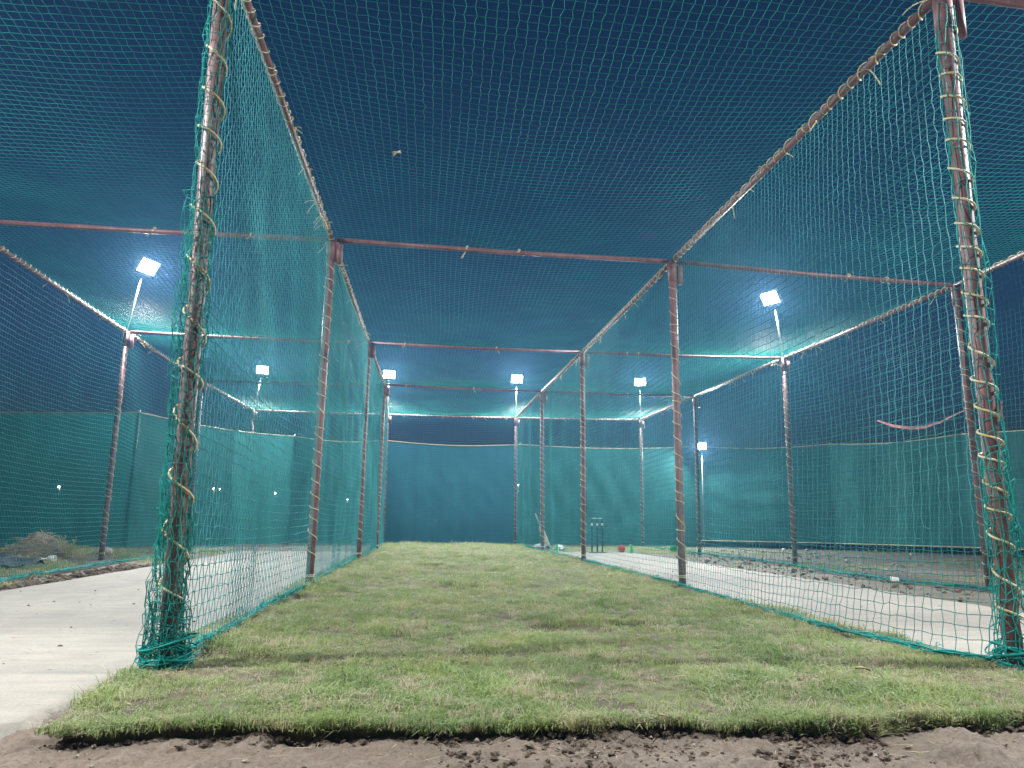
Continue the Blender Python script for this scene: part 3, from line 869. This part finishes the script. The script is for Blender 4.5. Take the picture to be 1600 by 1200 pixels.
# earth heap, tarp and litter beyond the left lane
def blob(mb, c, rx, ry, rz, seed, n=12, rough=.25):
    th = np.linspace(0, 2*np.pi, n+1)[:-1][None]; ph = np.linspace(.12, np.pi-.12, max(5, n*2//3))[:, None]
    a, b, c_ = np.sin(ph)*np.cos(th), np.sin(ph)*np.sin(th), np.cos(ph)+0*th
    k = 1+rough*sn(a*2+seed, b*2+c_*1.7, seed, 2.2)+rough*.4*sn(a*2, b*2-c_*2, seed+1, 6)
    v = np.stack([a*k*rx, b*k*ry, c_*k*rz], -1)
    ni, nj = v.shape[:2]
    i = np.arange(ni-1)[:, None]*nj; j = np.arange(nj)[None]; jj = (j+1) % nj
    q = np.stack([i+j, i+nj+j, i+nj+jj, i+jj], -1).reshape(-1, 4)
    caps = [[ni*nj, j_, (j_+1) % nj] for j_ in range(nj)]+[[ni*nj+1, (ni-1)*nj+(j_+1) % nj, (ni-1)*nj+j_] for j_ in range(nj)]
    vv = np.vstack([v.reshape(-1, 3), [0, 0, rz*.98], [0, 0, -rz*.98]])+np.asarray(c)
    mb.add(vv, q, caps)
hx, hy = -6.55, 12.2
u = np.linspace(0, 1, 40)[:, None]; th = np.linspace(0, 2*np.pi, 72)[None]
rr = u*(.62+.08*sn(np.cos(th)*2, np.sin(th)*2, 500, 1.5)); Xh = rr*np.cos(th)*1.0; Yh = rr*np.sin(th)*.75
Zh = .36*np.cos(np.pi*np.clip(u, 0, 1)/2)**1.2+.03*sn(Xh, Yh, 501, 12)+.02*sn(Xh, Yh, 502, 34)-.03*u
hp = thing('earth_heap', 'brown heap of earth and cut weeds beyond the left net', 'heap', (hx, hy, .04))
MB().grid(np.stack([Xh, Yh, Zh], -1)).build('earth', CLOD, hp)
st = MB(); g = np.random.default_rng(510)
for k in range(420):
    a = g.uniform(0, 6.28); r0 = math.sqrt(g.uniform(0, 1))*.68
    p0 = np.array([r0*math.cos(a), r0*math.sin(a)*.75, .36*math.cos(min(1, r0/.62)*math.pi/2)**1.2])
    dd = np.array([g.normal(), g.normal(), abs(g.normal())*.5]); dd /= np.linalg.norm(dd)
    s = np.linspace(0, 1, 4)[:, None]; l_ = g.uniform(.06, .2)
    st.tube(p0+dd*s*l_-np.array([0, 0, .3])*l_*s**2, .0025, 3)
st.build('dry_stems', STRAW, hp)['kind'] = 'stuff'

tp = unp(8, 884, z=.06)
u = np.linspace(-1, 1, 26)[:, None]; v = np.linspace(-1, 1, 20)[None]
Zp = .10*np.exp(-(u**2+v**2)*1.2)+.03*sn(u*1.0, v, 520, 5)+.02*sn(u, v, 521, 12)+.02
o = MB().grid(np.stack([u*.45+0*v, v*.35+0*u, np.maximum(Zp, .0)], -1)).build('tarpaulin', TARP, loc=(tp[0]-.1, tp[1], .05))
tag(o, 'crumpled dark blue tarpaulin on the ground at the left edge, before the heap', 'tarpaulin')
p = unp(75, 874, z=.08)
o = thing('plastic_pipe', 'white plastic pipe piece with a cup end lying before the heap', 'pipe', (p[0], p[1], .05))
MB().tube([(-.28, -.02, .02), (-.1, 0, .03), (.0, 0, .035)], .012, 8).build('tube', WHITE, o)
MB().lathe([(.02, 0), (.045, .01), (.05, .09), (.046, .09), (.04, .015), (.001, .012)], (.0, 0, .035), 14, np.array([[0, 0, 1], [0, 1, 0], [-1, 0, 0.0]])).build('cup', WHITE, o)

def weed(p, n, hgt, label, seed):
    g = np.random.default_rng(seed)
    o = thing('weed_plant', label, 'weed', p, 'weeds beyond the left net')
    st = MB(); lf = MB()
    for k in range(n):
        a = g.uniform(0, 6.28); tip = np.array([math.cos(a)*g.uniform(.05, .2), math.sin(a)*g.uniform(.05, .2), hgt*g.uniform(.5, 1.1)])
        s = np.linspace(0, 1, 6)[:, None]; path = tip*s*np.array([1, 1, 1])+np.array([0, 0, 0])
        st.tube(path, .003, 4)
        for q in range(9):
            c = tip*g.uniform(.25, 1); b = g.uniform(0, 6.28); L = g.uniform(.03, .07)
            dd = np.array([math.cos(b), math.sin(b), g.uniform(-.3, .5)])*L; w = np.array([-math.sin(b), math.cos(b), 0])*L*.28
            lf.add([c, c+dd*.5+w, c+dd, c+dd*.5-w+[0, 0, .004]], [[0, 1, 2, 3]])
    st.build('stems', GRASS, o); lf.build('leaves', GRASS, o, smooth=False)
weed((*unp(103, 872, z=.05)[:2], .03), 14, .32, 'tall leafy weed growing right of the earth heap', 530)
weed((*unp(22, 868, z=.05)[:2], .03), 10, .2, 'low leafy weed growing left of the earth heap', 531)

# ribbons caught in the nets
P = np.array([unp(u_, v_, x=5.20) for u_, v_ in ((1370, 657), (1395, 665), (1420, 668), (1445, 667), (1470, 659), (1492, 648), (1510, 640))])
up_ = np.array([0, 0, .018])*np.array([.5, .9, 1.2, 1, .8, .6, .4])[:, None]
tw = np.sin(np.linspace(0, 5, len(P)))[:, None]
mb = MB(); mb.grid(np.stack([P-up_*(1+.3*tw), P+up_*(1-.3*tw)+[.01, 0, 0]], 1))
o = mb.build('ribbon', PINK); tag(o, 'long torn pink ribbon caught in the right side net', 'ribbon')
c = unp(1562, 641, y=3.19)
u = np.linspace(0, 1, 6)[:, None]; v = np.linspace(-1, 1, 4)[None]
mb = MB().grid(np.stack([c[0]+.018*v*(1-u*.7)+.012*u, c[1]-.01*np.sin(3*v+4*u), c[2]+.035-.085*u+.01*v], -1))
o = mb.build('plastic_scrap', PINK); tag(o, 'small pink plastic scrap tied to the right front post', 'scrap')

# litter and stones
def cup(p, s, label, rz, mat=WHITE):
    o = MB()
    M = np.array([[1, 0, 0], [0, 0, 1], [0, -1, 0.0]])
    o.lathe([(.001, 0), (.026*s, 0), (.036*s, .085*s), (.0375*s, .088*s), (.034*s, .085*s), (.024*s, .006*s), (.001, .005*s)], (0, 0, .036*s), 14, M)
    o = o.build('paper_cup', mat, loc=p); o.rotation_euler = (0, 0, rz); tag(o, label, 'litter', 'litter beside the lanes')
cup((*unp(1405, 911, z=0)[:2], .0), 1.0, 'white cup lying beyond the right concrete lane, left of the front post', R(60))
cup((*unp(1228, 862, z=0)[:2], .0), 1.1, 'pale cup on the earth by the dark cloth, left of the third outer right post', R(10))
def stone(p, r, label, seed, mat=STONE):
    mb = MB(); blob(mb, (0, 0, r*.45), r, r*.85, r*.6, seed, 14, .16)
    o = mb.build('stone', mat, loc=p); tag(o, label, 'stone', 'single stones')
stone((*unp(1106, 877, z=0)[:2], .0), .055, 'pale round stone at the edge of the right concrete lane', 541)
stone((*unp(1590, 932, z=0)[:2], -.01), .075, 'pale stone right of the front right post', 542)
stone((*unp(160, 868, z=.04)[:2], .03), .14, 'flat grey stone slab at the foot of the third left post', 543)

def pebbles(name, xr, yr, n, r0, r1, mat, label, cat, seed, zf=None, edge=None):
    g = np.random.default_rng(seed); mb = MB()
    for k in range(n):
        x = g.uniform(*xr); y = g.uniform(*yr)
        if edge: y = edge(x)-abs(g.normal(0, .03))-.005
        r = r0+(r1-r0)*g.uniform(0, 1)**3
        blob(mb, (x, y, (zf(x, y) if zf else -.008)+r*.25), r, r*g.uniform(.7, 1), r*.6, seed*7+k, 7, .5)
    o = mb.build(name, mat, smooth=False); o['kind'] = 'stuff'; tag(o, label, cat); return o
pebbles('gravel', (-2.2, 1.5), (2.05, 2.5), 170, .0025, .009, STONE, 'small pale pebbles strewn on the bare earth in front', 'gravel', 551)
pebbles('earth_crumbs', (-.75, .7), (2.1, 2.43), 520, .002, .013, CLOD, 'dark crumbs of soil on the earth before the turf', 'soil', 552)
pebbles('edge_crumbs', (-1.9, 1.6), (2.3, 2.5), 420,   .004, .015, CLOD, 'dark clods fallen from the cut edge of the turf', 'soil', 553, None, lambda x: float(turf_front(np.array(x))))
pebbles('roadside_clods', (-4.85, -4.42), (5.8, 11), 360, .012, .05, CLOD, 'clods of soil along the left edge of the left lane', 'soil', 554, lambda x, y: 0)
pebbles('right_clods', (3.85, 5.2), (4.8, 15), 330, .008, .035, CLOD, 'clods of soil along the right edge of the right lane', 'soil', 555, lambda x, y: 0)
pebbles('far_rubble', (4.6, 11), (8, 19), 240, .01, .05, STONE, 'scattered pale rubble on the earth at the right', 'rubble', 556, lambda x, y: 0)

pebbles('slab_specks', (-4.3, -2.1), (2.8, 9), 110, .002, .010, CLOD, 'dark specks of soil on the left concrete lane', 'soil', 557, lambda x, y: .012)
pebbles('slab_grit', (2.0, 3.8), (2.8, 11), 110, .002, .010, CLOD, 'dark specks of soil on the right concrete lane', 'soil', 558, lambda x, y: .012)
# dry stalks and leaves on the turf and in the roof net
stm = MB(); g = np.random.default_rng(560)
for k in range(260):
    y = 2.5+6*g.uniform(0, 1)**2; x = g.uniform(-1.85, 1.8); a = g.uniform(0, 6.28); L = g.uniform(.02, .07)
    z = float(turf_z(np.array(x), np.array(y)))+.018
    dd = np.array([math.cos(a), math.sin(a), g.uniform(-.1, .5)]); s = np.linspace(0, 1, 4)[:, None]
    stm.tube(np.array([x, y, z])+dd*s*L-np.array([0, 0, .3])*L*s**2, .0011, 3)
for k in range(60):
    x = g.uniform(-2.1, 1.5); y = g.uniform(2.1, 2.4); a = g.uniform(0, 6.28); L = g.uniform(.02, .06)
    s = np.linspace(0, 1, 4)[:, None]
    stm.tube(np.array([x, y, .004])+np.array([math.cos(a), math.sin(a), .05])*s*L, .001, 3)
o = stm.build('dry_stalks', STRAW); o['kind'] = 'stuff'; tag(o, 'dry straw stalks lying on the turf and the bare earth', 'straw')
def leaf(p, L, rz, tilt, label):
    u = np.linspace(0, 1, 8)[:, None]; v = np.linspace(-1, 1, 5)[None]
    w = L*.24*np.sin(np.pi*np.clip(u, .03, .97))
    o = MB().grid(np.stack([v*w, L*u+0*v, .15*L*np.sin(3*u)+.12*L*v**2], -1)).build('dry_leaf', STRAW, loc=p)
    o.rotation_euler = (tilt, 0, rz); tag(o, label, 'leaf', 'dry leaves')
leaf(unp(615, 245, z=3.40), .13, R(-30), R(35), 'dry leaf caught in the roof net above the grass lane')
leaf(unp(1045, 1123, z=.062), .035, R(80), R(10), 'small tan leaf lying on the turf near its front edge')
leaf(unp(1360, 1050, z=.062), .06, R(70), R(5), 'dry leaf lying on the turf left of the right front post')

# ------------------------------------------------------------------ humid night air round the lamps
HAZE_D = 0.0023
mt = bpy.data.materials.new('night_haze'); mt.use_nodes = True
nt = mt.node_tree; nt.nodes.clear()
out = nt.nodes.new('ShaderNodeOutputMaterial'); pv = nt.nodes.new('ShaderNodeVolumePrincipled')
pv.inputs['Color'].default_value = (.26, .55, 1.0, 1); pv.inputs['Density'].default_value = HAZE_D; pv.inputs['Anisotropy'].default_value = .65
nt.links.new(pv.outputs[0], out.inputs['Volume'])
hz = MB().box((0, 90, 2.25), (302, 262, 6.9)).build('haze', mt, smooth=False)
hz['kind'] = 'stuff'; tag(hz, 'thin bluish night haze in the air around the floodlights', 'haze')
